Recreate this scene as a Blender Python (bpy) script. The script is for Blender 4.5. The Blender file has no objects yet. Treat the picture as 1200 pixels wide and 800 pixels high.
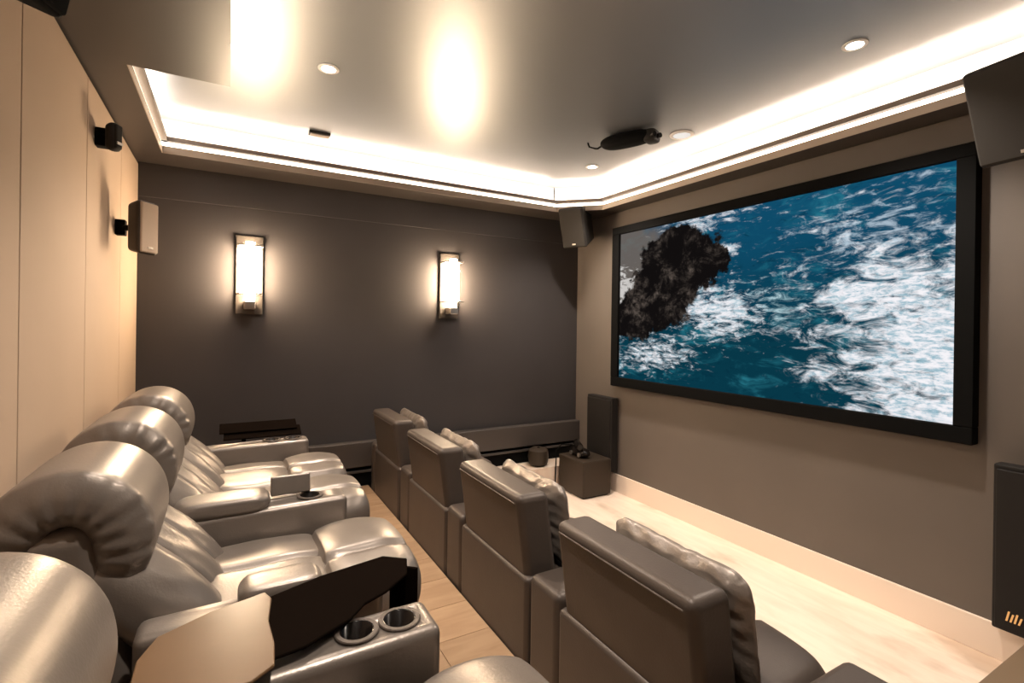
import bpy, bmesh, math, random
import numpy as np
from mathutils import Vector, Matrix, noise

random.seed(7)
PI = math.pi
COL = bpy.context.scene.collection
SC = bpy.context.scene

# ------------------------------------------------------------------ camera
W, FARY, BACKY = 3.531, 4.0, -1.9          # room: x 0..W, far wall at y=4
ZR, ZS, ZC = 0.191, 2.479, 2.72            # riser, soffit underside, ceiling
cam_d = bpy.data.cameras.new('camera'); cam = bpy.data.objects.new('camera', cam_d); COL.objects.link(cam)
cam_d.sensor_width = 36; cam_d.lens = 36 * 584.93 / 1200; cam_d.shift_y = -18.145 / 1200
fw = Vector((0.49369123, 0.86963617, -0.00137752)).normalized()
rt = Vector((0.00148661, -0.00084391, 0.00002374)).normalized()
up = rt.cross(fw).normalized()
m = Matrix((rt, up, -fw)).transposed().to_4x4(); m.translation = (0.5183, 0, 1.4584)
cam.matrix_world = m; cam_d.clip_start = .02
SC.camera = cam

# ------------------------------------------------------------------ world, exposure
wd = bpy.data.worlds.new('world'); SC.world = wd; wd.use_nodes = True
wd.node_tree.nodes['Background'].inputs[0].default_value = (1, .86, .72, 1)
wd.node_tree.nodes['Background'].inputs[1].default_value = 0.02
SC.view_settings.view_transform = 'Standard'; SC.view_settings.look = 'None'
SC.view_settings.gamma = 1; SC.view_settings.use_curve_mapping = False
SC.view_settings.exposure = -0.4

# lamp strengths
K_COVE, K_SLOT, K_SCONCE, K_SPOT, K_SCREEN = 135.0, 9.0, 250.0, 225.0, 1.5

# ------------------------------------------------------------------ materials
MATS = {}
def mat(name, col, rough=.5, metal=0., spec=.5, bump=0., bscale=40., var=0., vscale=3., coat=0., stretch=(1, 1, 1), col2=None):
    if name in MATS: return MATS[name]
    M = bpy.data.materials.new(name); M.use_nodes = True; nt = M.node_tree; B = nt.nodes['Principled BSDF']
    B.inputs['Base Color'].default_value = (*col, 1); B.inputs['Roughness'].default_value = rough
    B.inputs['Metallic'].default_value = metal; B.inputs['Specular IOR Level'].default_value = spec
    B.inputs['Coat Weight'].default_value = coat; B.inputs['Coat Roughness'].default_value = .08
    tc = nt.nodes.new('ShaderNodeTexCoord'); mp = nt.nodes.new('ShaderNodeMapping')
    mp.inputs['Scale'].default_value = stretch; nt.links.new(tc.outputs['Object'], mp.inputs['Vector'])
    if var > 0:
        n = nt.nodes.new('ShaderNodeTexNoise'); n.inputs['Scale'].default_value = vscale; n.inputs['Detail'].default_value = 6
        nt.links.new(mp.outputs[0], n.inputs['Vector'])
        r = nt.nodes.new('ShaderNodeMapRange'); r.inputs['From Min'].default_value = .3; r.inputs['From Max'].default_value = .7
        nt.links.new(n.outputs['Fac'], r.inputs['Value'])
        mx = nt.nodes.new('ShaderNodeMix'); mx.data_type = 'RGBA'
        c2 = col2 or tuple(c * (1 - var) for c in col)
        mx.inputs['A'].default_value = (*col, 1); mx.inputs['B'].default_value = (*c2, 1)
        nt.links.new(r.outputs[0], mx.inputs['Factor']); nt.links.new(mx.outputs['Result'], B.inputs['Base Color'])
    if bump > 0:
        n2 = nt.nodes.new('ShaderNodeTexNoise'); n2.inputs['Scale'].default_value = bscale; n2.inputs['Detail'].default_value = 3
        nt.links.new(mp.outputs[0], n2.inputs['Vector'])
        b = nt.nodes.new('ShaderNodeBump'); b.inputs['Strength'].default_value = bump; b.inputs['Distance'].default_value = .004
        nt.links.new(n2.outputs['Fac'], b.inputs['Height']); nt.links.new(b.outputs[0], B.inputs['Normal'])
    MATS[name] = M; return M
def emit(name, col, k):
    if name in MATS: return MATS[name]
    M = bpy.data.materials.new(name); M.use_nodes = True; nt = M.node_tree; nt.nodes.clear()
    o = nt.nodes.new('ShaderNodeOutputMaterial'); e = nt.nodes.new('ShaderNodeEmission')
    e.inputs[0].default_value = (*col, 1); e.inputs[1].default_value = k
    nt.links.new(e.outputs[0], o.inputs[0]); MATS[name] = M; return M

WARM = (1, .87, .74)
LEATHER = mat('metallic_leather', (.225, .192, .166), .36, .45, .5, .12, 160, .12, 9)
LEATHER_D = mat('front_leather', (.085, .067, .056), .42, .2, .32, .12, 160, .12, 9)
SATIN = mat('silver_satin', (.26, .22, .19), .36, .4, .5, .9, 26, .2, 14)
M_FAR = mat('far_wall_paint', (.050, .045, .045), .55, 0, .35, .05, 300, .12, 2)
M_SCRW = mat('screen_wall_paint', (.135, .114, .098), .55, 0, .35, .05, 300, .10, 2)
M_LEFT = mat('beige_fabric', (.40, .295, .215), .85, 0, .2, .15, 500, .06, 2)
M_SEAM = mat('seam_black', (.03, .022, .016), .8)
M_CEIL = mat('satin_ceiling', (.034, .040, .048), .43, .0, .9, .0, 6, .10, 1.2, stretch=(1, 1, 1))  # blue cast in the base colour stands in for the screen's reflection
M_SOFF = mat('soffit_paint', (.040, .032, .027), .42, 0, .5)
M_FASC = mat('fascia_paint', (.40, .33, .27), .45)
M_LIP = mat('lip_paint', (.16, .125, .10), .5)
M_TRIM = mat('ledge_paint', (.058, .048, .043), .45, 0, .5)
M_BLACK = mat('matt_black', (.004, .004, .004), .85, 0, .08)
M_GLOSSB = mat('gloss_black', (.008, .006, .005), .2, 0, .3)
M_SPK = mat('speaker_black', (.014, .012, .011), .7, 0, .25, .2, 700)
M_SPKG = mat('speaker_grey', (.026, .023, .020), .75, 0, .2, .1, 500)
M_GRILLE = mat('beige_grille', (.42, .32, .24), .7, 0, .3, .3, 600)
M_BROWN = mat('brown_cabinet', (.038, .028, .020), .4, 0, .25, .05, 90)
M_LEAF = mat('dark_leaf', (.006, .004, .003), .35, 0, .0)
M_TAN = mat('tan_reflection', (.15, .085, .042), .32, .0, .2, .03, 20, .3, 2.5, coat=.0)  # tan colour stands for warm light reflected in the dark tray
M_CHROME = mat('brushed_nickel', (.55, .5, .46), .28, .9)
M_SPLATE = mat('sconce_plate', (.05, .042, .036), .5, 0, .3)
M_WHITE = mat('white_plastic', (.75, .72, .68), .4)
M_BASE = mat('cream_baseboard', (.86, .73, .62), .35, 0, .5)
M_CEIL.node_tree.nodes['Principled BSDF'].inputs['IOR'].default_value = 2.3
M_COVE = mat('cove_white', (.78, .72, .66), .6)
E_COVE = emit('cove_led', WARM, K_COVE)
E_SLOT = emit('slot_led', (1, .85, .68), K_SLOT)
E_SCON = emit('sconce_glass', (1, .75, .50), K_SCONCE)
E_DOWN = emit('downlight_lens', (1, .88, .74), 60)
E_LOGO = emit('logo_amber', (1, .48, .16), 1.1)

def wood(name, c1, c2, stretch, rough, blot=0.):
    M = bpy.data.materials.new(name); M.use_nodes = True; nt = M.node_tree; B = nt.nodes['Principled BSDF']
    L = nt.links.new; N = nt.nodes.new
    tc = N('ShaderNodeTexCoord'); oi = N('ShaderNodeObjectInfo')
    ad = N('ShaderNodeVectorMath'); ad.operation = 'ADD'; sc = N('ShaderNodeVectorMath'); sc.operation = 'SCALE'
    cb = N('ShaderNodeCombineXYZ')
    for i in range(3): L(oi.outputs['Random'], cb.inputs[i])
    L(cb.outputs[0], sc.inputs[0]); sc.inputs['Scale'].default_value = 9
    L(tc.outputs['Object'], ad.inputs[0]); L(sc.outputs[0], ad.inputs[1])
    mp = N('ShaderNodeMapping'); mp.inputs['Scale'].default_value = stretch; L(ad.outputs[0], mp.inputs[0])
    n = N('ShaderNodeTexNoise'); n.inputs['Scale'].default_value = 3; n.inputs['Detail'].default_value = 8; n.inputs['Distortion'].default_value = .6
    L(mp.outputs[0], n.inputs['Vector'])
    cr = N('ShaderNodeValToRGB'); cr.color_ramp.elements[0].position = .3; cr.color_ramp.elements[1].position = .62
    cr.color_ramp.elements[0].color = (*c2, 1); cr.color_ramp.elements[1].color = (*c1, 1)
    L(n.outputs['Fac'], cr.inputs[0])
    hs = N('ShaderNodeHueSaturation'); mr = N('ShaderNodeMapRange'); mr.inputs['To Min'].default_value = .88; mr.inputs['To Max'].default_value = 1.1
    L(oi.outputs['Random'], mr.inputs['Value']); L(mr.outputs[0], hs.inputs['Value']); L(cr.outputs[0], hs.inputs['Color'])
    out = hs.outputs[0]
    if blot > 0:                                   # worn brown patches in the grain
        n2 = N('ShaderNodeTexNoise'); n2.inputs['Scale'].default_value = 2.3; n2.inputs['Detail'].default_value = 7
        mp2 = N('ShaderNodeMapping'); mp2.inputs['Scale'].default_value = (1.6, .7, 1); L(tc.outputs['Object'], mp2.inputs[0]); L(mp2.outputs[0], n2.inputs['Vector'])
        r2 = N('ShaderNodeMapRange'); r2.inputs['From Min'].default_value = .55; r2.inputs['From Max'].default_value = .68; r2.inputs['To Max'].default_value = blot
        L(n2.outputs['Fac'], r2.inputs['Value'])
        mx = N('ShaderNodeMix'); mx.data_type = 'RGBA'; L(r2.outputs[0], mx.inputs['Factor']); L(out, mx.inputs['A']); mx.inputs['B'].default_value = (.42, .27, .16, 1)
        out = mx.outputs['Result']
    L(out, B.inputs['Base Color']); B.inputs['Roughness'].default_value = rough
    MATS[name] = M; return M
M_PLANK = wood('oak_plank', (.50, .33, .20), (.40, .25, .145), (1.2, 7, 1), .4)
M_FLOOR = wood('pale_floor', (.86, .72, .60), (.78, .62, .50), (5, 1, 1), .36, .6)

# ------------------------------------------------------------------ mesh helpers
def tag(o, label=None, cat=None, group=None, kind=None):
    if label: o['label'] = label
    if cat: o['category'] = cat
    if group: o['group'] = group
    if kind: o['kind'] = kind
    return o
def link(name, me, material, parent=None, smooth=False, wn=False):
    o = bpy.data.objects.new(name, me); COL.objects.link(o); o.parent = parent
    if material: me.materials.append(material)
    if smooth: me.polygons.foreach_set('use_smooth', [True] * len(me.polygons))
    if wn: o.modifiers.new('wn', 'WEIGHTED_NORMAL').keep_sharp = True
    return o
def empty(name, loc=(0, 0, 0)):
    o = bpy.data.objects.new(name, None); COL.objects.link(o); o.location = loc; o.empty_display_size = .1
    bpy.context.view_layer.update(); return o
def put(o, parent):
    """parent keeping world coordinates (parts are modelled in world coordinates)"""
    o.parent = parent
    if parent is not None: o.matrix_parent_inverse = Matrix.Translation(parent.location).inverted() if parent.type == 'EMPTY' else Matrix()
    return o
def rbox(name, x0, x1, y0, y1, z0, z1, r, material, parent=None, seg=3, R=None, piv=None, taper=None):
    bm = bmesh.new(); bmesh.ops.create_cube(bm, size=1)
    for v in bm.verts: v.co = Vector(((x0 + x1) / 2 + v.co.x * (x1 - x0), (y0 + y1) / 2 + v.co.y * (y1 - y0), (z0 + z1) / 2 + v.co.z * (z1 - z0)))
    if taper:
        for v in bm.verts: v.co = Vector(taper(*v.co))
    if r > 0: bmesh.ops.bevel(bm, geom=bm.edges[:], offset=r, segments=seg, profile=.5, affect='EDGES')
    if R is not None:
        p = Vector(piv if piv else ((x0 + x1) / 2, (y0 + y1) / 2, (z0 + z1) / 2))
        for v in bm.verts: v.co = R @ (v.co - p) + p
    me = bpy.data.meshes.new(name); bm.to_mesh(me); bm.free()
    o = link(name, me, material, None, r > 0, r > 0); return put(o, parent)
def prism(name, pts, z0, z1, material, parent=None, r=0., axis='z'):
    bm = bmesh.new(); n = len(pts)
    a = [bm.verts.new((x, y, z0)) for x, y in pts]; b = [bm.verts.new((x, y, z1)) for x, y in pts]
    bm.faces.new(a[::-1]); bm.faces.new(b)
    for i in range(n): bm.faces.new((a[i], a[(i + 1) % n], b[(i + 1) % n], b[i]))
    bmesh.ops.recalc_face_normals(bm, faces=bm.faces[:])
    if r > 0: bmesh.ops.bevel(bm, geom=bm.edges[:], offset=r, segments=2, profile=.5, affect='EDGES')
    if axis == 'y':
        for v in bm.verts: v.co = Vector((v.co.x, v.co.z, v.co.y))
        bmesh.ops.recalc_face_normals(bm, faces=bm.faces[:])
    me = bpy.data.meshes.new(name); bm.to_mesh(me); bm.free()
    o = link(name, me, material, None, r > 0, r > 0); return put(o, parent)
_cs = {}
def cubesphere(n):
    if n in _cs: return _cs[n]
    idx = {}; P = []; F = []
    def vid(p):
        if p not in idx: idx[p] = len(P); P.append(p)
        return idx[p]
    for ax in range(3):
        for s in (-n, n):
            for i in range(-n, n, 2):
                for j in range(-n, n, 2):
                    q = []
                    for di, dj in ((0, 0), (2, 0), (2, 2), (0, 2)):
                        p = [0, 0, 0]; p[ax] = s; p[(ax + 1) % 3] = i + di; p[(ax + 2) % 3] = j + dj; q.append(vid(tuple(p)))
                    F.append(q if s > 0 else q[::-1])
    A = np.array(P, float) / n; _cs[n] = (A, F); return _cs[n]
def puff(name, c, half, material, parent=None, e=(4, 4, 4), n=20, fn=None, R=None):
    """soft cushion: super-ellipsoid with its own dents (fn(q, xyz) -> new xyz, local)"""
    A, F = cubesphere(n)
    A = np.sin(A * PI / 2) * .35 + A * .65
    nn = (np.abs(A) ** np.array(e)).sum(1) ** (1 / np.mean(e)); q = A / nn[:, None]
    X = q * np.array(half)
    if fn: X = fn(q, X)
    if R is not None: X = X @ np.array(R).T
    X = X + np.array(c)
    me = bpy.data.meshes.new(name); me.from_pydata(X.tolist(), [], F); me.update()
    o = link(name, me, material, None, True); return put(o, parent)
def lathe(name, c, prof, material, parent=None, n=28, R=None):
    V = []; F = []
    for r, z in prof:
        for k in range(n): V.append((r * math.cos(2 * PI * k / n), r * math.sin(2 * PI * k / n), z))
    for i in range(len(prof) - 1):
        for k in range(n): F.append((i * n + k, i * n + (k + 1) % n, (i + 1) * n + (k + 1) % n, (i + 1) * n + k))
    F.append(tuple(range(n))[::-1]); F.append(tuple((len(prof) - 1) * n + k for k in range(n)))
    V = [Vector(v) for v in V]
    if R is not None: V = [R @ v for v in V]
    V = [v + Vector(c) for v in V]
    me = bpy.data.meshes.new(name); me.from_pydata([tuple(v) for v in V], [], F); me.update()
    o = link(name, me, material, None, True)
    mm = o.modifiers.new('es', 'EDGE_SPLIT'); mm.split_angle = math.radians(40)
    return put(o, parent)
def tube(name, pts, r, material, parent=None, n=8):
    P = [Vector(p) for p in pts]; V = []; F = []
    for i, p in enumerate(P):
        t = (P[min(i + 1, len(P) - 1)] - P[max(i - 1, 0)]).normalized()
        a = t.orthogonal().normalized(); b = t.cross(a)
        for k in range(n): V.append(tuple(p + r * (a * math.cos(2 * PI * k / n) + b * math.sin(2 * PI * k / n))))
    for i in range(len(P) - 1):
        for k in range(n): F.append((i * n + k, i * n + (k + 1) % n, (i + 1) * n + (k + 1) % n, (i + 1) * n + k))
    F.append(tuple(range(n))[::-1]); F.append(tuple((len(P) - 1) * n + k for k in range(n)))
    me = bpy.data.meshes.new(name); me.from_pydata(V, [], F); me.update()
    return put(link(name, me, material, None, True), parent)
def rot(axis, deg): return Matrix.Rotation(math.radians(deg), 3, axis)
S_ = lambda o: tag(o, kind='structure')

# ------------------------------------------------------------------ floor
XF = 1.487
fl = S_(rbox('floor', 0, W, BACKY, FARY, -.12, 0, 0, M_FLOOR))
tag(fl, 'pale blond floor in front of the screen with worn brown patches', None)
put(rbox('riser', .0, XF, BACKY, FARY, 0, ZR - .014, 0, M_SEAM), fl)
put(rbox('riser_step', 2.35, W, 3.72, FARY, 0, ZR - .002, 0, M_FLOOR), fl)
pw = .235; y = BACKY; k = 0
while y < FARY - .01:
    y1 = min(y + pw, FARY); off = (.0, .62, 1.02)[k % 3]
    xs = [0.0] + [v for v in (off, off + 1.25) if .15 < v < XF - .1] + [XF]
    for a, b in zip(xs, xs[1:]):
        put(rbox('plank', a + .001, b - .001, y + .0012, y1 - .0012, ZR - .014, ZR + random.uniform(-.0006, .0006), .0015, M_PLANK, seg=1), fl)
    y = y1; k += 1

# ------------------------------------------------------------------ walls
wl = S_(rbox('wall_left', -.12, -.02, BACKY, FARY, 0, ZC + .1, 0, M_SEAM))
tag(wl, 'left wall of tall beige fabric panels behind the recliners', None)
ys = [BACKY, -1.08, -.33, .42, 1.17, 1.925, 2.675, 3.425, FARY]
for a, b in zip(ys, ys[1:]):
    put(rbox('panel', -.02, 0, a + .003, b - .003, .96, ZS - .012, .003, M_LEFT, seg=2), wl)
put(rbox('ledge', -.02, .012, BACKY, FARY - .085, ZR, .957, .006, M_FASC, seg=2), wl)
wf = S_(rbox('wall_far', -.12, W + .12, FARY, FARY + .12, 0, ZC + .1, 0, M_FAR))
put(rbox('fascia_board', 0.001, W - .001, FARY - .012, FARY, 2.26, ZS, .002, M_FAR), wf)
put(rbox('ledge', 0.001, W - .001, 3.925, FARY, .345, .537, .008, M_TRIM), wf)
put(rbox('rail', 0.001, W - .001, 3.935, 3.96, .298, .318, .003, M_TRIM), wf)
put(rbox('plinth', 0.001, W - .001, 3.955, FARY, ZR, .345, 0, M_BLACK), wf)
wr = S_(rbox('wall_screen', W, W + .12, BACKY, FARY, 0, ZC + .1, 0, M_SCRW))
tag(rbox('baseboard_screen', W - .016, W, BACKY, 3.72, 0, .155, .003, M_BASE), kind='structure')
S_(rbox('wall_rear', -.12, W + .12, BACKY - .12, BACKY, 0, ZC + .1, 0, M_SCRW))

# ------------------------------------------------------------------ ceiling, soffit, cove lights
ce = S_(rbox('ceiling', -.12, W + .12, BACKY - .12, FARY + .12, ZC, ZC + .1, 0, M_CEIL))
EX, BY, RX = .152, 2.505, 3.352            # soffit edges: left, bulkhead end, right
BX = .513; SFY = 3.70; CH = (3.06, 3.41); BKY = -1.5
inner = [(RX, BKY), (RX, CH[1]), (CH[0], SFY), (EX, SFY), (EX, BY), (BX, BY), (BX, BKY)]
def slab(name, pts, mt, z0=ZS, z1=ZS + .03): return put(prism(name, pts, z0, z1, mt), ce)
slab('soffit', [(-.0205, BACKY), (BX, BACKY), (BX, BY), (EX, BY), (EX, FARY), (-.0205, FARY)], M_SOFF)
slab('soffit', [(EX, SFY), (CH[0], SFY), (CH[0], FARY), (EX, FARY)], M_SOFF)
slab('soffit', [(CH[0], SFY), (RX, CH[1]), (W, CH[1]), (W, FARY), (CH[0], FARY)], M_SOFF)
slab('soffit', [(RX, BACKY), (W, BACKY), (W, CH[1]), (RX, CH[1])], M_SOFF)
slab('soffit', [(BX, BACKY), (RX, BACKY), (RX, BKY), (BX, BKY)], M_SOFF)
def run(a, b, prof, name, mt, ext=0.):
    """sweep a rectangle (s0,s1,z0,z1) along a->b; s is towards the room"""
    a = Vector(a); b = Vector(b); t = (b - a).normalized(); nrm = Vector((-t.y, t.x))
    s0, s1, z0, z1 = prof; a2 = a - t * ext; b2 = b + t * ext
    return slab(name, [tuple(a2 + nrm * s0), tuple(b2 + nrm * s0), tuple(b2 + nrm * s1), tuple(a2 + nrm * s1)], mt, z0, z1)
segs = list(zip(inner, inner[1:]))
for i, (a, b) in enumerate(segs):
    bulk = i in (4, 5)
    run(a, b, (-.025, 0, ZS + (.03 if not bulk else .03), 2.522), 'fascia', M_FASC if not bulk else M_SOFF)
    if bulk:
        run(a, b, (-.025, 0, 2.522, 2.60), 'fascia', M_SOFF)
    else:
        run(a, b, (-.025, -.004, 2.522, 2.547), 'led_slot', E_SLOT)
        run(a, b, (-.025, .030, 2.547, 2.575), 'lip', M_LIP)
        run(a, b, (.0002, .004, ZS - .001, 2.522), 'fascia_face', M_FASC)
        run(a, b, (-.075, -.045, 2.535, 2.545), 'cove_led', E_COVE)
        run(a, b, (-.112, -.10, ZS + .03, ZC - .001), 'cove_upstand', M_COVE, (.1, .035, .035, 0)[i] if i < 4 else 0)
run(inner[5], inner[6], (-.12, -.09, 2.60, 2.61), 'cove_led', E_COVE)
run(inner[4], inner[5], (-.12, -.09, 2.60, 2.61), 'cove_led', E_COVE)

# ------------------------------------------------------------------ screen
def screen_material():
    M = bpy.data.materials.new('sea_picture'); M.use_nodes = True; nt = M.node_tree; nt.nodes.clear(); L = nt.links.new
    def N(t, **k):
        n = nt.nodes.new(t)
        for a, b in k.items(): setattr(n, a, b)
        return n
    def val(x, s):
        if isinstance(x, (int, float)): s.default_value = x
        else: L(x, s)
    def mt(op, a, b=0., c=None):
        n = N('ShaderNodeMath', operation=op); val(a, n.inputs[0]); val(b, n.inputs[1])
        if c is not None: val(c, n.inputs[2])
        return n.outputs[0]
    def sstep(x, lo, hi):
        n = N('ShaderNodeMapRange', interpolation_type='SMOOTHSTEP'); val(x, n.inputs['Value'])
        n.inputs['From Min'].default_value = lo; n.inputs['From Max'].default_value = hi; return n.outputs[0]
    def mix(f, a, b):
        n = N('ShaderNodeMix', data_type='RGBA'); val(f, n.inputs['Factor'])
        for x, s in ((a, n.inputs['A']), (b, n.inputs['B'])):
            if isinstance(x, tuple): s.default_value = (*x, 1)
            else: L(x, s)
        return n.outputs['Result']
    tc = N('ShaderNodeTexCoord'); uv = tc.outputs['UV']
    def noise_(scale, det=6, dist=0., stretch=(1.78, 1, 1), off=0., rough=.6):
        mp = N('ShaderNodeMapping'); mp.inputs['Scale'].default_value = stretch; mp.inputs['Location'].default_value = (off, off * .7, 0)
        L(uv, mp.inputs[0]); n = N('ShaderNodeTexNoise'); n.inputs['Scale'].default_value = scale; n.inputs['Detail'].default_value = det
        n.inputs['Distortion'].default_value = dist; n.inputs['Roughness'].default_value = rough
        L(mp.outputs[0], n.inputs['Vector']); return n.outputs['Fac']
    sp = N('ShaderNodeSeparateXYZ'); L(uv, sp.inputs[0]); u0, v0 = sp.outputs[0], sp.outputs[1]
    w1 = noise_(5, 5, .3); w2 = noise_(5, 5, .3, off=7.3)
    u = mt('ADD', u0, mt('MULTIPLY', mt('SUBTRACT', w1, .5), .22)); v = mt('ADD', v0, mt('MULTIPLY', mt('SUBTRACT', w2, .5), .22))
    def ell(cu, cv, ru, rv, a=0.):
        du = mt('SUBTRACT', u, cu); dv = mt('SUBTRACT', v, cv); c, s = math.cos(a), math.sin(a)
        x = mt('ADD', mt('MULTIPLY', du, c / ru), mt('MULTIPLY', dv, s / ru)); y = mt('ADD', mt('MULTIPLY', du, -s / rv), mt('MULTIPLY', dv, c / rv))
        return mt('SQRT', mt('ADD', mt('MULTIPLY', x, x), mt('MULTIPLY', y, y)))
    # water
    base = mix(sstep(v, .2, 1.0), (.002, .034, .056), (.004, .062, .125))
    n_t = noise_(7, 7, .8, (1.2, 1.6, 1), 3.1)
    base = mix(mt('MULTIPLY', sstep(n_t, .5, .8), .55), base, (.03, .26, .34))
    base = mix(mt('MULTIPLY', sstep(noise_(16, 5, 1.0, (.9, 1.8, 1), 9.), .45, .25), .6), base, (.001, .018, .036))
    # foam
    fcol = mix(sstep(noise_(34, 6, .4, (1.2, 1.8, 1), 6.6, .7), .35, .6), (.30, .46, .54), (.86, .84, .87))
    def foam(fld, n, amt, c=fcol):
        nonlocal base
        base = mix(mt('MULTIPLY', sstep(mt('ADD', fld, mt('MULTIPLY', mt('SUBTRACT', n, .5), 3.0)), .22, .85), amt), base, c)
    nf = noise_(9, 9, .9, (1.3, 1.7, 1), 1.7, .68); ng = noise_(17, 8, .6, (1.2, 1.9, 1), 5.2, .7)
    right = mt('SUBTRACT', 1.4, ell(1.0, .22, .27, .60, .30)); foam(mt('MULTIPLY', right, .75), nf, .95)
    foam(mt('MULTIPLY', mt('SUBTRACT', 1.1, ell(.86, .8, .24, .22)), .45), ng, .6, (.55, .66, .76))
    foam(mt('MULTIPLY', mt('SUBTRACT', 1.25, ell(.42, .45, .17, .20, .7)), .75), ng, .92)
    foam(mt('MULTIPLY', mt('SUBTRACT', 1.15, ell(.15, .18, .27, .16, .3)), .62), ng, .85)
    foam(mt('MULTIPLY', mt('SUBTRACT', 1.2, ell(.36, .98, .22, .10, 0)), .55), ng, .75)
    foam(mt('MULTIPLY', mt('SUBTRACT', 1.2, ell(.45, .77, .08, .05, .2)), .9), nf, .9)
    foam(mt('MULTIPLY', mt('SUBTRACT', 1.1, ell(.62, .48, .2, .14, -.2)), .42), ng, .6, (.35, .55, .6))
    # misty shore at the left, then the rock
    mist = mt('SUBTRACT', 1.15, ell(.02, .78, .26, .34)); base = mix(mt('MULTIPLY', sstep(mist, 0, .5), .75), base, (.15, .115, .085))
    base = mix(mt('MULTIPLY', sstep(mt('ADD', mt('SUBTRACT', 1., ell(.05, .62, .13, .2)), mt('MULTIPLY', mt('SUBTRACT', ng, .5), 4)), .3, .7), .8), base, (.62, .60, .58))
    d = mt('MINIMUM', mt('MINIMUM', ell(.28, .80, .17, .17), ell(.20, .58, .16, .27)), mt('MINIMUM', ell(.07, .42, .12, .15), ell(.38, .75, .08, .16)))
    nr = noise_(14, 8, .4, off=2.2, rough=.7); rock = sstep(mt('ADD', d, mt('MULTIPLY', mt('SUBTRACT', nr, .5), .55)), 1.06, .92)
    rc = mix(mt('MULTIPLY', sstep(noise_(6, 10, .5, off=4.4, rough=.72), .45, .75), sstep(noise_(24, 6, .3, off=1.4, rough=.7), .35, .7)), (.005, .004, .004), (.19, .15, .125))
    base = mix(rock, base, rc)
    em = N('ShaderNodeEmission'); L(base, em.inputs[0]); em.inputs[1].default_value = K_SCREEN
    o = N('ShaderNodeOutputMaterial'); L(em.outputs[0], o.inputs[0]); return M
sy0, sy1, sz0, sz1 = 3.41, .935, .94, 2.328
iy0, iy1, iz0, iz1 = 3.325, 1.008, 1.02, 2.262
scr = empty('projection_screen', (W, (sy0 + sy1) / 2, sz0)); tag(scr, 'wide black framed projection screen showing waves breaking on a dark sea rock', 'screen')
xs0 = W - .07
put(rbox('frame_bar', xs0, W - .001, sy1, sy0, iz1, sz1, .006, M_BLACK), scr); put(rbox('frame_bar', xs0, W - .001, sy1, sy0, sz0, iz0, .006, M_BLACK), scr)
put(rbox('frame_bar', xs0, W - .001, iy0, sy0, iz0, iz1, .004, M_BLACK), scr); put(rbox('frame_bar', xs0, W - .001, sy1, iy1, iz0, iz1, .004, M_BLACK), scr)
me = bpy.data.meshes.new('picture'); xp = W - .045
me.from_pydata([(xp, iy0, iz0), (xp, iy1, iz0), (xp, iy1, iz1), (xp, iy0, iz1)], [], [(0, 3, 2, 1)])
uvl = me.uv_layers.new(); uvm = {0: (0, 0), 1: (1, 0), 2: (1, 1), 3: (0, 1)}
for lp in me.loops: uvl.data[lp.index].uv = uvm[lp.vertex_index]
pic = link('picture', me, screen_material()); put(pic, scr)

# ------------------------------------------------------------------ wall sconces
def sconce(x, label):
    t = empty('wall_sconce', (x, FARY, 1.53)); tag(t, label, 'wall lamp', 'sconces on the far wall')
    put(rbox('back_plate', x - .085, x + .085, FARY - .03, FARY - .001, 1.51, 2.06, .004, M_SPLATE), t)
    lathe('glass_tube', (x, FARY - .11, 0), [(.0305, 1.60), (.0305, 2.005)], E_SCON, t, 20)
    pts = [(x + .062 * math.cos(a), FARY - .085 - .055 * math.sin(a)) for a in np.linspace(0, PI, 14)]
    put(prism('glass_shade', pts, 1.655, 1.975, E_SCON), t)
    put(rbox('socket', x - .036, x + .036, FARY - .145, FARY - .03, 1.545, 1.60, .006, M_CHROME), t)
    for z in (1.645, 1.975):
        put(rbox('cap', x - .08, x + .08, FARY - .150, FARY - .03, z, z + .010, .002, M_CHROME), t)
    return t
sconce(.642, 'lit glass tube sconce on the dark wall nearer the beige panels')
sconce(2.153, 'lit glass tube sconce on the dark wall nearer the projection screen')

# ------------------------------------------------------------------ downlights and ceiling fittings
def downlight(x, y, label, lamp=True):
    t = empty('downlight', (x, y, ZC)); tag(t, label, 'downlight', 'recessed ceiling downlights')
    lathe('trim_ring', (x, y, ZC), [(.034, -.001), (.034, -.006), (.05, -.005), (.05, -.0005)], M_WHITE, t)
    lathe('lens', (x, y, ZC), [(.033, -.0045), (.033, -.001)], E_DOWN, t)
    ld = bpy.data.lights.new('downlight_beam', 'SPOT'); ld.energy = K_SPOT; ld.color = (1, .87, .75); ld.spot_size = math.radians(118); ld.spot_blend = .7; ld.shadow_soft_size = .035
    lo = bpy.data.objects.new('downlight_beam', ld); COL.objects.link(lo); lo.location = (x, y, ZC - .012); put(lo, t)
downlight(.935, 2.613, 'small bright downlight in the ceiling above the reclined leather seats')
downlight(2.911, 1.18, 'bright downlight in the ceiling close to the long side of the screen')
downlight(2.999, 3.123, 'small bright downlight beside the black ceiling projector and corner speaker')
downlight(.935, .95, 'downlight in the ceiling above the nearest recliner')
for (x, y, lb) in ((3.08, 2.30, 'round white ceiling disc standing clear of the black ceiling projector'), (2.93, 2.47, 'round white ceiling disc tucked beside the black ceiling projector')):
    t = empty('ceiling_disc', (x, y, ZC)); tag(t, lb, 'ceiling fitting', 'white ceiling discs')
    lathe('rim', (x, y, ZC), [(.055, -.0005), (.055, -.008), (.075, -.006), (.078, -.0005)], M_WHITE, t)
    lathe('diffuser', (x, y, ZC), [(.054, -.001), (.054, -.007), (.03, -.013), (.005, -.015)], emit('disc_glow', (1, .95, .88), 1.2), t)
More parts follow.
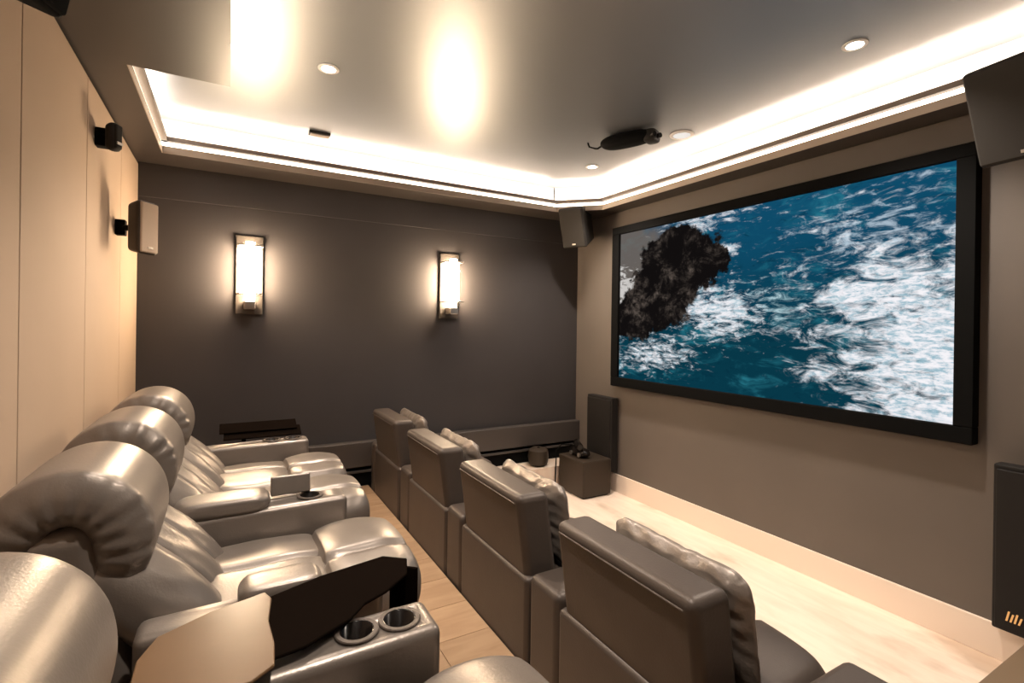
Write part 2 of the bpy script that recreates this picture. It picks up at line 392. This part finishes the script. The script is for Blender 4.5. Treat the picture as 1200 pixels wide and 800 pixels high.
t = empty('ceiling_projector', (2.75, 2.5, ZC)); tag(t, 'flat black projector unit hanging close under the dark ceiling', 'projector')
Rz = rot('Z', 24)
puff('housing', (2.76, 2.47, ZC - .045), (.07, .18, .042), M_BLACK, t, (3, 3, 2.4), 12, None, Rz)
puff('lens_end', (2.84, 2.33, ZC - .05), (.065, .045, .04), M_SPK, t, (4, 3, 3), 10, None, Rz)
for dx in (-.03, .02): lathe('lens', (2.83 + dx, 2.275, ZC - .06), [(.016, -.012), (.016, .012)], M_GLOSSB, t, 14, rot('X', 90))
tube('cable', [(2.69, 2.62, ZC - .045), (2.675, 2.66, ZC - .06), (2.685, 2.70, ZC - .045), (2.66, 2.73, ZC - .03), (2.655, 2.74, ZC)], .006, M_BLACK, t)
t = empty('ceiling_vent', (1.03, 3.55, ZC)); tag(t, 'small metal air grille in the ceiling by the cove light', 'vent')
put(rbox('frame', .965, 1.095, 3.50, 3.57, ZC - .016, ZC, .003, M_SPKG), t)
for k in range(3): put(rbox('slat', .972, 1.088, 3.508 + k * .02, 3.52 + k * .02, ZC - .022, ZC - .016, .001, M_FASC, seg=1), t)

# ------------------------------------------------------------------ speakers
def hung_speaker(name, c, size, yaw, pitch, label, body=M_SPKG, face=M_SPK, wall=None):
    """front looks along local -y before yaw / pitch"""
    t = empty(name, c); tag(t, label, 'speaker', None)
    R = rot('Z', yaw) @ rot('X', pitch); c = Vector(c); w, d, h = size
    def B(nm, x0, x1, y0, y1, z0, z1, r, mt, tp=None):
        return put(rbox(nm, c.x + x0, c.x + x1, c.y + y0, c.y + y1, c.z + z0, c.z + z1, r, mt, seg=3, R=R, piv=c, taper=tp), t)
    tp = lambda x, y, z: (c.x + (x - c.x) * (.72 if y > c.y else 1), y, c.z + (z - c.z) * (.86 if y > c.y else 1))
    B('cabinet', -w / 2, w / 2, -d / 2, d / 2, -h / 2, h / 2, .02, body, tp)
    B('grille', -w / 2 + .012, w / 2 - .012, -d / 2 - .008, -d / 2 + .01, -h / 2 + .012, h / 2 - .012, .008, face)
    B('badge', -.016, .016, -d / 2 - .011, -d / 2 - .007, -h / 2 + .03, -h / 2 + .042, .001, M_CHROME)
    if wall is not None:
        q = c + R @ Vector((0, d / 2 - .01, 0)); wv = Vector(wall)
        tube('bracket', [q, (q + wv) / 2, wv], .016, M_BLACK, t)
        put(rbox('mount_plate', wv.x - .022, wv.x + .022, wv.y - .026, wv.y + .026, wv.z - .04, wv.z + .04, .004, M_BLACK), t)
    return t
hung_speaker('corner_speaker', (3.275, 3.66, 2.375), (.24, .27, .36), -62, 20, 'tilted dark speaker in the corner above the far end of the screen', M_SPKG, M_SPKG, (3.49, 3.86, 2.38))
hung_speaker('corner_speaker', (3.26, .70, 2.36), (.33, .20, .40), -100, 20, 'large tilted speaker hung over the near top corner of the screen', M_SPKG, M_SPKG, (3.49, .62, 2.36))
hung_speaker('surround_speaker', (.12, 3.20, 1.935), (.13, .085, .28), 55, 0, 'beige fronted surround speaker on the beige panel wall near the corner', M_BROWN, M_GRILLE, (.0235, 3.28, 1.94))
hung_speaker('bracket_speaker', (.065, 2.78, 2.26), (.06, .05, .13), 60, 0, 'small dark speaker high on the beige panels beside the soffit', M_SPKG, M_SPKG, (.0235, 2.82, 2.26))
hung_speaker('rear_speaker', (.12, 1.50, 2.255), (.15, .10, .18), 70, 12, 'black speaker high on the beige panels above the front recliners', M_BLACK, M_BLACK, (.0235, 1.5, 2.28))

def tower(y0, y1, z0, z1, label, logo):
    t = empty('tower_speaker', (W - .06, (y0 + y1) / 2, z0)); tag(t, label, 'speaker', 'tall speakers under the screen')
    put(rbox('cabinet', 3.44, W - .018, y0, y1, z0, z1, .008, M_SPK), t)
    put(rbox('grille', 3.428, 3.441, y0 + .012, y1 - .012, z0 + .012, z1 - .02, .005, M_SPK), t)
    if logo:
        for k in range(4):
            yy = y1 - .050 - k * .013; h = (.042, .034, .040, .030)[k]
            prism('logo_stroke', [(yy, z0 + .055), (yy - .006, z0 + .055), (yy - .014, z0 + .055 + h), (yy - .008, z0 + .055 + h)], 3.424, 3.428, E_LOGO, None)
            o = bpy.context.scene.collection.objects[-1]
            for v in o.data.vertices: v.co = Vector((v.co.z, v.co.x, v.co.y))
            put(o, t)
    return t
tower(3.36, 3.70, .19, .83, 'tall dark speaker on the wall behind the brown cabinet', False)
tower(.50, .856, .17, .885, 'tall dark speaker with amber logo strokes under the near end of the screen', True)

# ------------------------------------------------------------------ brown cabinet, gadget, pouf
t = empty('subwoofer_cabinet', (3.27, 3.5, 0)); tag(t, 'square brown subwoofer cabinet on the pale floor by the corner', 'subwoofer')
put(rbox('cabinet', 3.115, 3.42, 3.33, 3.69, .012, .315, .012, M_BROWN), t)
put(rbox('plinth', 3.135, 3.40, 3.35, 3.67, .0, .012, 0, M_BLACK), t)
t = empty('gadget', (3.2, 3.52, .315)); tag(t, 'glossy black handheld device with trailing cable on the brown cabinet', 'device')
puff('body', (3.22, 3.52, .355), (.055, .12, .04), M_GLOSSB, t, (2.5, 2.5, 2.2), 10)
Rr = rot('Z', -28) @ rot('Y', 90); lathe('roller', (3.21, 3.53, .415), [(.024, -.10), (.03, -.09), (.03, .09), (.024, .10)], M_GLOSSB, t, 18, rot('Z', 62) @ rot('Y', 90))
for dy in (-.06, .05): lathe('knob', (3.165, 3.52 + dy, .345), [(.018, -.008), (.018, .008)], M_CHROME, t, 12, rot('Y', 90))
tube('cable', [(3.20, 3.60, .40), (3.13, 3.665, .40), (3.098, 3.70, .34), (3.092, 3.70, .2), (3.09, 3.70, .05), (3.05, 3.70, .006)], .006, M_BLACK, t)
t = empty('round_pouf', (2.98, 3.84, ZR)); tag(t, 'dark round pouf on the floor behind the brown cabinet', 'pouf')
lathe('body', (2.98, 3.82, ZR), [(.06, 0), (.085, .02), (.095, .08), (.088, .14), (.06, .16)], M_BROWN, t)
lathe('button', (2.98, 3.82, ZR + .16), [(.015, 0), (.01, .006)], M_BLACK, t, 12)
t = empty('side_cabinet', (3.2, .4, 0)); tag(t, 'low brown cabinet standing under the tall speaker with amber logo', 'cabinet')
put(rbox('carcass', 2.86, 3.41, -.1, .735, .0, .15, .004, M_BROWN), t)
put(rbox('top', 2.85, 3.415, -.11, .742, .15, .165, .003, mat('cabinet_top', (.22, .155, .10), .4)), t)

# ------------------------------------------------------------------ reclined back row
def pleats(k, amp, ends=.75, sgn=0):
    def f(q, X):
        X = X.copy(); a = np.arctan2(q[:, 2], q[:, 0]); t = np.abs(q[:, 1])
        w = np.clip((t - ends) / (1 - ends), 0, 1); w = w * (1 - w * .55)
        dis = amp * w * (np.sin(a * k + 2.2 * np.sin(a * 3.1)) + .6 * np.sin(a * k * 1.73 + 1.3))
        r = np.hypot(X[:, 0], X[:, 2]) + 1e-6
        X[:, 0] *= 1 + dis / r * 1.0; X[:, 2] *= 1 + dis / r * 1.0
        return X
    return f
def bolster(q, X):                              # pillow: pinched, pleated ends
    X = X.copy(); a = np.arctan2(q[:, 2], q[:, 0]); t = np.abs(q[:, 1])
    w = np.clip((t - .62) / .38, 0, 1)
    r = np.hypot(X[:, 0], X[:, 2]) + 1e-6
    dis = .011 * w * (np.sin(a * 17 + 2.0 * np.sin(a * 3)) + .5 * np.sin(a * 31))
    dis -= .02 * np.exp(-((t - .86) / .05) ** 2) * (q[:, 0] > -.2)
    X[:, 0] *= 1 + dis / r; X[:, 2] *= 1 + dis / r
    X[:, 2] += -.012 * np.cos(q[:, 1] * 3) + .006 * np.sin(q[:, 0] * 5 + q[:, 1] * 4)
    return X
def segback(q, X):                              # three channels running down the back
    X = X.copy(); y = q[:, 1] + .04 * np.cos(q[:, 2] * 2)
    g = np.exp(-((y + .30) / .03) ** 2) + np.exp(-((y - .34) / .03) ** 2)
    fr = np.clip(q[:, 0], 0, 1)
    X[:, 0] -= .030 * g * fr
    X[:, 0] += .030 * fr * (1 - q[:, 2] ** 2)
    X[:, 0] += .010 * fr * np.cos((y - .02) * 2 * PI / .64) - .016 * fr * np.abs(q[:, 1]) ** 4
    X[:, 0] += .0012 * fr * np.sin(q[:, 1] * 30 + 3 * np.sin(q[:, 2] * 4))
    return X
def groove(y0):
    def f(q, X):
        X = X.copy(); tp = np.clip(q[:, 2], 0, 1)
        X[:, 2] -= .026 * tp * np.exp(-((q[:, 1] - y0) / .04) ** 2) - .010 * tp * np.cos(q[:, 1] * PI) 
        X[:, 2] += .002 * tp * np.sin(q[:, 0] * 5 + 2 * q[:, 1])
        return X
    return f
def ring(name, c, r0, r1, h, mt, t, n=28):
    V = []; F = []
    for rr, zz in ((r0, -.001), (r0, h), (r1 - .002, h), (r1, h - .002), (r1, -.001)):
        V += [(c[0] + rr * math.cos(2 * PI * k / n), c[1] + rr * math.sin(2 * PI * k / n), c[2] + zz) for k in range(n)]
    for i in range(5):
        j = (i + 1) % 5; F += [(i * n + k, i * n + (k + 1) % n, j * n + (k + 1) % n, j * n + k) for k in range(n)]
    me = bpy.data.meshes.new(name); me.from_pydata(V, [], F); me.update()
    return put(link(name, me, mt, None, False), t)
def cupwell(t, cx, yc, z, r):
    n = 28; V = []; F = []
    for rr, zz in ((r, .003), (r - .003, .003), (r - .005, -.064), (.002, -.066)):
        V += [(cx + rr * math.cos(2 * PI * k / n), yc + rr * math.sin(2 * PI * k / n), z + zz) for k in range(n)]
    for i in range(3):
        F += [(i * n + k, i * n + (k + 1) % n, (i + 1) * n + (k + 1) % n, (i + 1) * n + k) for k in range(n)]
    me = bpy.data.meshes.new('cup_well'); me.from_pydata(V, [], F); me.update()
    put(link('cup_well', me, M_GLOSSB, None, True), t)
def arm_rest(t, y0, y1, x0, x1, z, cups, pad=None, zb=ZR):
    """leather arm: body, optional pad, cup holders"""
    tp = lambda x, y, zz: (x, y, zz - (.0 if x > (x0 + x1) / 2 else .01) * (zz > .5))
    a = rbox('arm', x0, x1, y0, y1, zb + .03, z, .022, LEATHER, seg=4, taper=tp)
    r = min(.036, (y1 - y0) / 2 - .012)
    for cx in cups:
        cut = lathe('cut', (cx, (y0 + y1) / 2, z), [(r, -.07), (r, .05)], M_BLACK, None, 28)
        md = a.modifiers.new('b', 'BOOLEAN'); md.operation = 'DIFFERENCE'; md.object = cut
        bpy.context.view_layer.update()
        nm = bpy.data.meshes.new_from_object(a.evaluated_get(bpy.context.evaluated_depsgraph_get()))
        a.modifiers.clear(); a.data = nm; bpy.data.objects.remove(cut)
    put(a, t)
    if pad:
        pd = puff('arm_pad', ((pad[0] + pad[1]) / 2, (y0 + y1) / 2, z + .014), ((pad[1] - pad[0]) / 2, (y1 - y0) / 2 + .006, .032), LEATHER, None, (7, 4, 3), 14); put(pd, a)
    for cx in cups:
        yc = (y0 + y1) / 2; r = min(.036, (y1 - y0) / 2 - .012)
        ring('cup_ring', (cx, yc, z), r, r + .011, .004, LEATHER_D, a)
        cupwell(a, cx, yc, z, r)
HEADPATH = [(.085, .86), (.088, .95), (.125, 1.025), (.20, 1.052), (.27, 1.028), (.308, .955), (.306, .875), (.265, .81)]
def headrest(t, yc, hw, dz):
    """padded roll draped over the top of the back, gathered at both ends"""
    P = np.array(HEADPATH)
    for _ in range(4): P = np.concatenate([P[:1], np.stack([P[:-1] * .75 + P[1:] * .25, P[:-1] * .25 + P[1:] * .75], 1).reshape(-1, 2), P[-1:]])
    d = np.r_[0, np.cumsum(np.hypot(*np.diff(P, axis=0).T))]; d /= d[-1]
    def at_(s):
        s = np.clip(s, 0, 1); return np.stack([np.interp(s, d, P[:, 0]), np.interp(s, d, P[:, 1])], 1)
    def f(q, X):
        s = (q[:, 0] + 1) / 2 * .94 + .03
        c = (at_(s - .09) + at_(s - .045) + at_(s) + at_(s + .045) + at_(s + .09)) / 5; tg = at_(s + .07) - at_(s - .07); tg /= np.linalg.norm(tg, axis=1)[:, None] + 1e-9
        nrm = np.stack([-tg[:, 1], tg[:, 0]], 1)
        t_ = np.abs(q[:, 1]); w = np.clip((t_ - .74) / .26, 0, 1)
        th = q[:, 2] * .058
        th = th + np.clip(q[:, 2], 0, 1) * (.0062 * w * (.15 + np.clip((s - .3) * 3, 0, 1)) * (np.sin(s * 83 + 5 * np.sin(s * 7 + yc * 3)) + .8 * np.sin(s * 131 + 2 + 3 * q[:, 1] + yc)) * (q[:, 1] < 0) - .020 * w ** 4 + .014 * np.sin(s * PI))
        yy = q[:, 1] * hw * (1 - .05 * np.sin(s * 41) ** 2 * w ** 2 * .5)
        return np.stack([c[:, 0] + nrm[:, 0] * th, yy, c[:, 1] + nrm[:, 1] * th + dz], 1)
    return puff('headrest', (0, yc, 0), (1, 1, 1), LEATHER, t, (5, 9, 3), 64, f)
def recliner(yc, w, label, foot_x=1.06, seat_z=.705, head_w=None, head_z=.975, head_c=None):
    t = empty('recliner', (.5, yc, ZR)); tag(t, label, 'recliner', 'reclined leather seats along the beige wall')
    h = w / 2
    put(rbox('base', .22, .80, yc - h + .01, yc + h - .01, ZR + .03, .44, .02, LEATHER), t)
    put(rbox('plinth', .26, .76, yc - h + .03, yc + h - .03, ZR + .001, ZR + .03, 0, M_BLACK), t)
    put(rbox('back_shell', .09, .29, yc - h + .012, yc + h - .012, .40, .985, .05, LEATHER, seg=4, taper=lambda x, y, z: (x + (.09 if z < .6 else 0) - (.0 if x < .2 or z < .6 else .03), y, z)), t)
    hc = head_c or yc; hw = (head_w or w * .86) / 2
    headrest(t, hc, hw, head_z - .975)
    puff('back_cushion', (.352, yc, .735), (.075, h - .004, .215), LEATHER, t, (3.5, 7, 5), 64, segback, rot('Y', -42))
    puff('seat_cushion', (.625, yc, seat_z - .075), (.185, h - .004, .08), LEATHER, t, (6, 8, 3.5), 44, groove(-.05))
    puff('footrest', (foot_x - .14, yc, seat_z - .075), (.15, h - .004, .105), LEATHER, t, (3, 7, 2.6), 40, groove(-.35))
    return t
r1 = recliner(.735, .58, 'reclined leather seat with plump headrest by the two cup armrest', foot_x=1.10, seat_z=.725, head_c=.80, head_w=.55)
arm_rest(r1, 1.035, 1.17, .30, .94, .79, (.768, .862))
r2 = recliner(1.725, .53, 'reclined leather seat between the swivel tray and the lidded armrest', head_c=1.66, head_w=.41)
arm_rest(r2, 1.355, 1.455, .34, .90, .765, (.82,), (.545, .742))
arm_rest(r2, 1.995, 2.125, .34, .93, .79, (.80,), (.36, .66))
lid = put(rbox('console_lid', .665, .805, 2.085, 2.107, .797, .868, .006, LEATHER, R=rot('X', -14), piv=(.73, 2.09, .80)), r2)
r3 = recliner(2.365, .46, 'reclined leather seat beyond the lidded armrest, inner half of the double seat', head_z=.985, head_c=2.28, head_w=.42)
r4 = recliner(2.835, .46, 'reclined leather seat beside the armrest with black trays, outer half of the double seat', head_z=.985, head_c=2.97, head_w=.44)
arm_rest(r4, 3.075, 3.19, .34, .93, .79, (.74, .85))
put(rbox('tray', .50, .90, 3.17, 3.27, .815, .823, .003, M_LEAF, R=rot('X', 22)), r4)
put(rbox('tray', .48, .88, 3.21, 3.31, .845, .853, .003, M_LEAF, R=rot('X', 22)), r4)
tube('tray_post', [(.6, 3.225, .60), (.6, 3.225, .82)], .012, M_BLACK, r4)

# dark swivel tray between the two near armrests; its tan leaf paints reflected light
t = empty('swivel_tray', (.62, 1.2, .80)); tag(t, 'glossy dark swivel tray with its tan reflection painted in, between two armrests', 'tray table')
def zt(x): return .815
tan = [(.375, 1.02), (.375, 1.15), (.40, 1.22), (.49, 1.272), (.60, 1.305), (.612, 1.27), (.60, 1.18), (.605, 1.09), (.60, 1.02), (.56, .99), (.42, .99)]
prism('reflection_leaf', tan, .815, .823, M_TAN, t, .003)
dark = [(.56, 1.10), (.58, 1.29), (.73, 1.35), (.90, 1.385), (.955, 1.34), (.93, 1.26), (.86, 1.20), (.80, 1.17), (.76, 1.125), (.66, 1.07), (.60, 1.06)]
prism('under_leaf', dark, .803, .811, M_LEAF, t, .003)
prism('end_flap', [(.905, 1.335), (.965, 1.285), (.971, 1.292), (.911, 1.342)], .67, .803, M_LEAF, t, .002)
lathe('pivot', (.60, 1.19, .70), [(.012, 0), (.012, .097)], M_CHROME, t, 12)

# ------------------------------------------------------------------ front row
def front_chair(yc, label, plabel, last=False):
    t = empty('theatre_chair', (1.8, yc, 0)); tag(t, label, 'armchair', 'leather chairs of the row before the screen')
    h = .30
    tp = lambda x, y, z: (x + (.03 if z < .3 and x < 1.6 else 0), y, z)
    put(rbox('base', 1.622, 2.05, yc - h, yc + h, .03, .40, .018, LEATHER_D), t)
    put(rbox('rear_panel', XF + .003, 1.62, yc - h, yc + h, .03, .515, .02, LEATHER_D), t)
    def bt(x, y, z):
        f = (z - .42) / .40; return (x - .055 * f, y, z)
    b = put(rbox('backrest', 1.515, 1.655, yc - .285, yc + .285, .42, .82, .03, LEATHER_D, seg=4, taper=bt), t)
    put(rbox('piping', 1.457, 1.463, yc - .255, yc + .255, .785, .791, .002, LEATHER_D, seg=1), t)
    puff('seat_cushion', (1.87, yc, .40), (.24, h - .01, .09), LEATHER_D, t, (6, 6, 3), 14, groove(0))
    put(rbox('arm', XF + .006, 2.08, yc + h + .004, min(yc + h + .194, 3.918), .03, .545, .03, LEATHER_D, seg=4), t)
    if last: put(rbox('arm', XF + .006, 2.08, yc - h - .194, yc - h - .004, .03, .52, .03, LEATHER_D, seg=4), t)
    for sx in (1.55, 2.0):
        for sy in (-.24, .24): lathe('foot', (sx, yc + sy, .0), [(.02, 0), (.025, .032)], M_BLACK, t, 12)
    def crumple(q, X):
        X = X.copy()
        t_ = np.maximum(np.abs(q[:, 1]), np.abs(q[:, 2]))
        X[:, 0] *= 1 - .55 * t_ ** 3                                # thin edges
        c = np.abs(q[:, 1]) * np.abs(q[:, 2]); X[:, 1] *= 1 + .06 * c ** 3; X[:, 2] *= 1 + .10 * c ** 3
        X[:, 0] += .0028 * (np.sin(q[:, 1] * 15 + 5 * np.sin(q[:, 2] * 4 + yc * 5)) + np.sin(q[:, 2] * 23 + 4 * np.sin(q[:, 1] * 5 + yc))) * (1.45 - t_)
        X[:, 2] += .0016 * np.sin(q[:, 1] * 21 + yc * 9 + 3 * np.sin(q[:, 1] * 4)) * np.clip(q[:, 2], 0, 1) - .008 * np.clip(q[:, 2], 0, 1) * (1 - q[:, 1] ** 2)
        return X
    p = puff('throw_pillow', (1.695, yc - .03, .662), (.05, .255, .172), SATIN, None, (2.2, 6, 6), 30, crumple, rot('Y', -9))
    tag(p, plabel, 'pillow', 'crumpled satin pillows on the row before the screen')
    return t
front_chair(3.49, 'leather armchair at the end of the row beside the dark sconce wall', 'crumpled silver pillow on the armchair beside the dark sconce wall')
front_chair(2.672, 'leather armchair second from the dark sconce wall', 'crumpled silver pillow on the armchair second from the sconce wall')
front_chair(1.877, 'leather armchair third from the dark sconce wall', 'crumpled silver pillow on the armchair third from the sconce wall')
front_chair(1.075, 'leather armchair fourth from the dark sconce wall across from the swivel tray', 'crumpled silver pillow on the armchair fourth from the sconce wall', True)
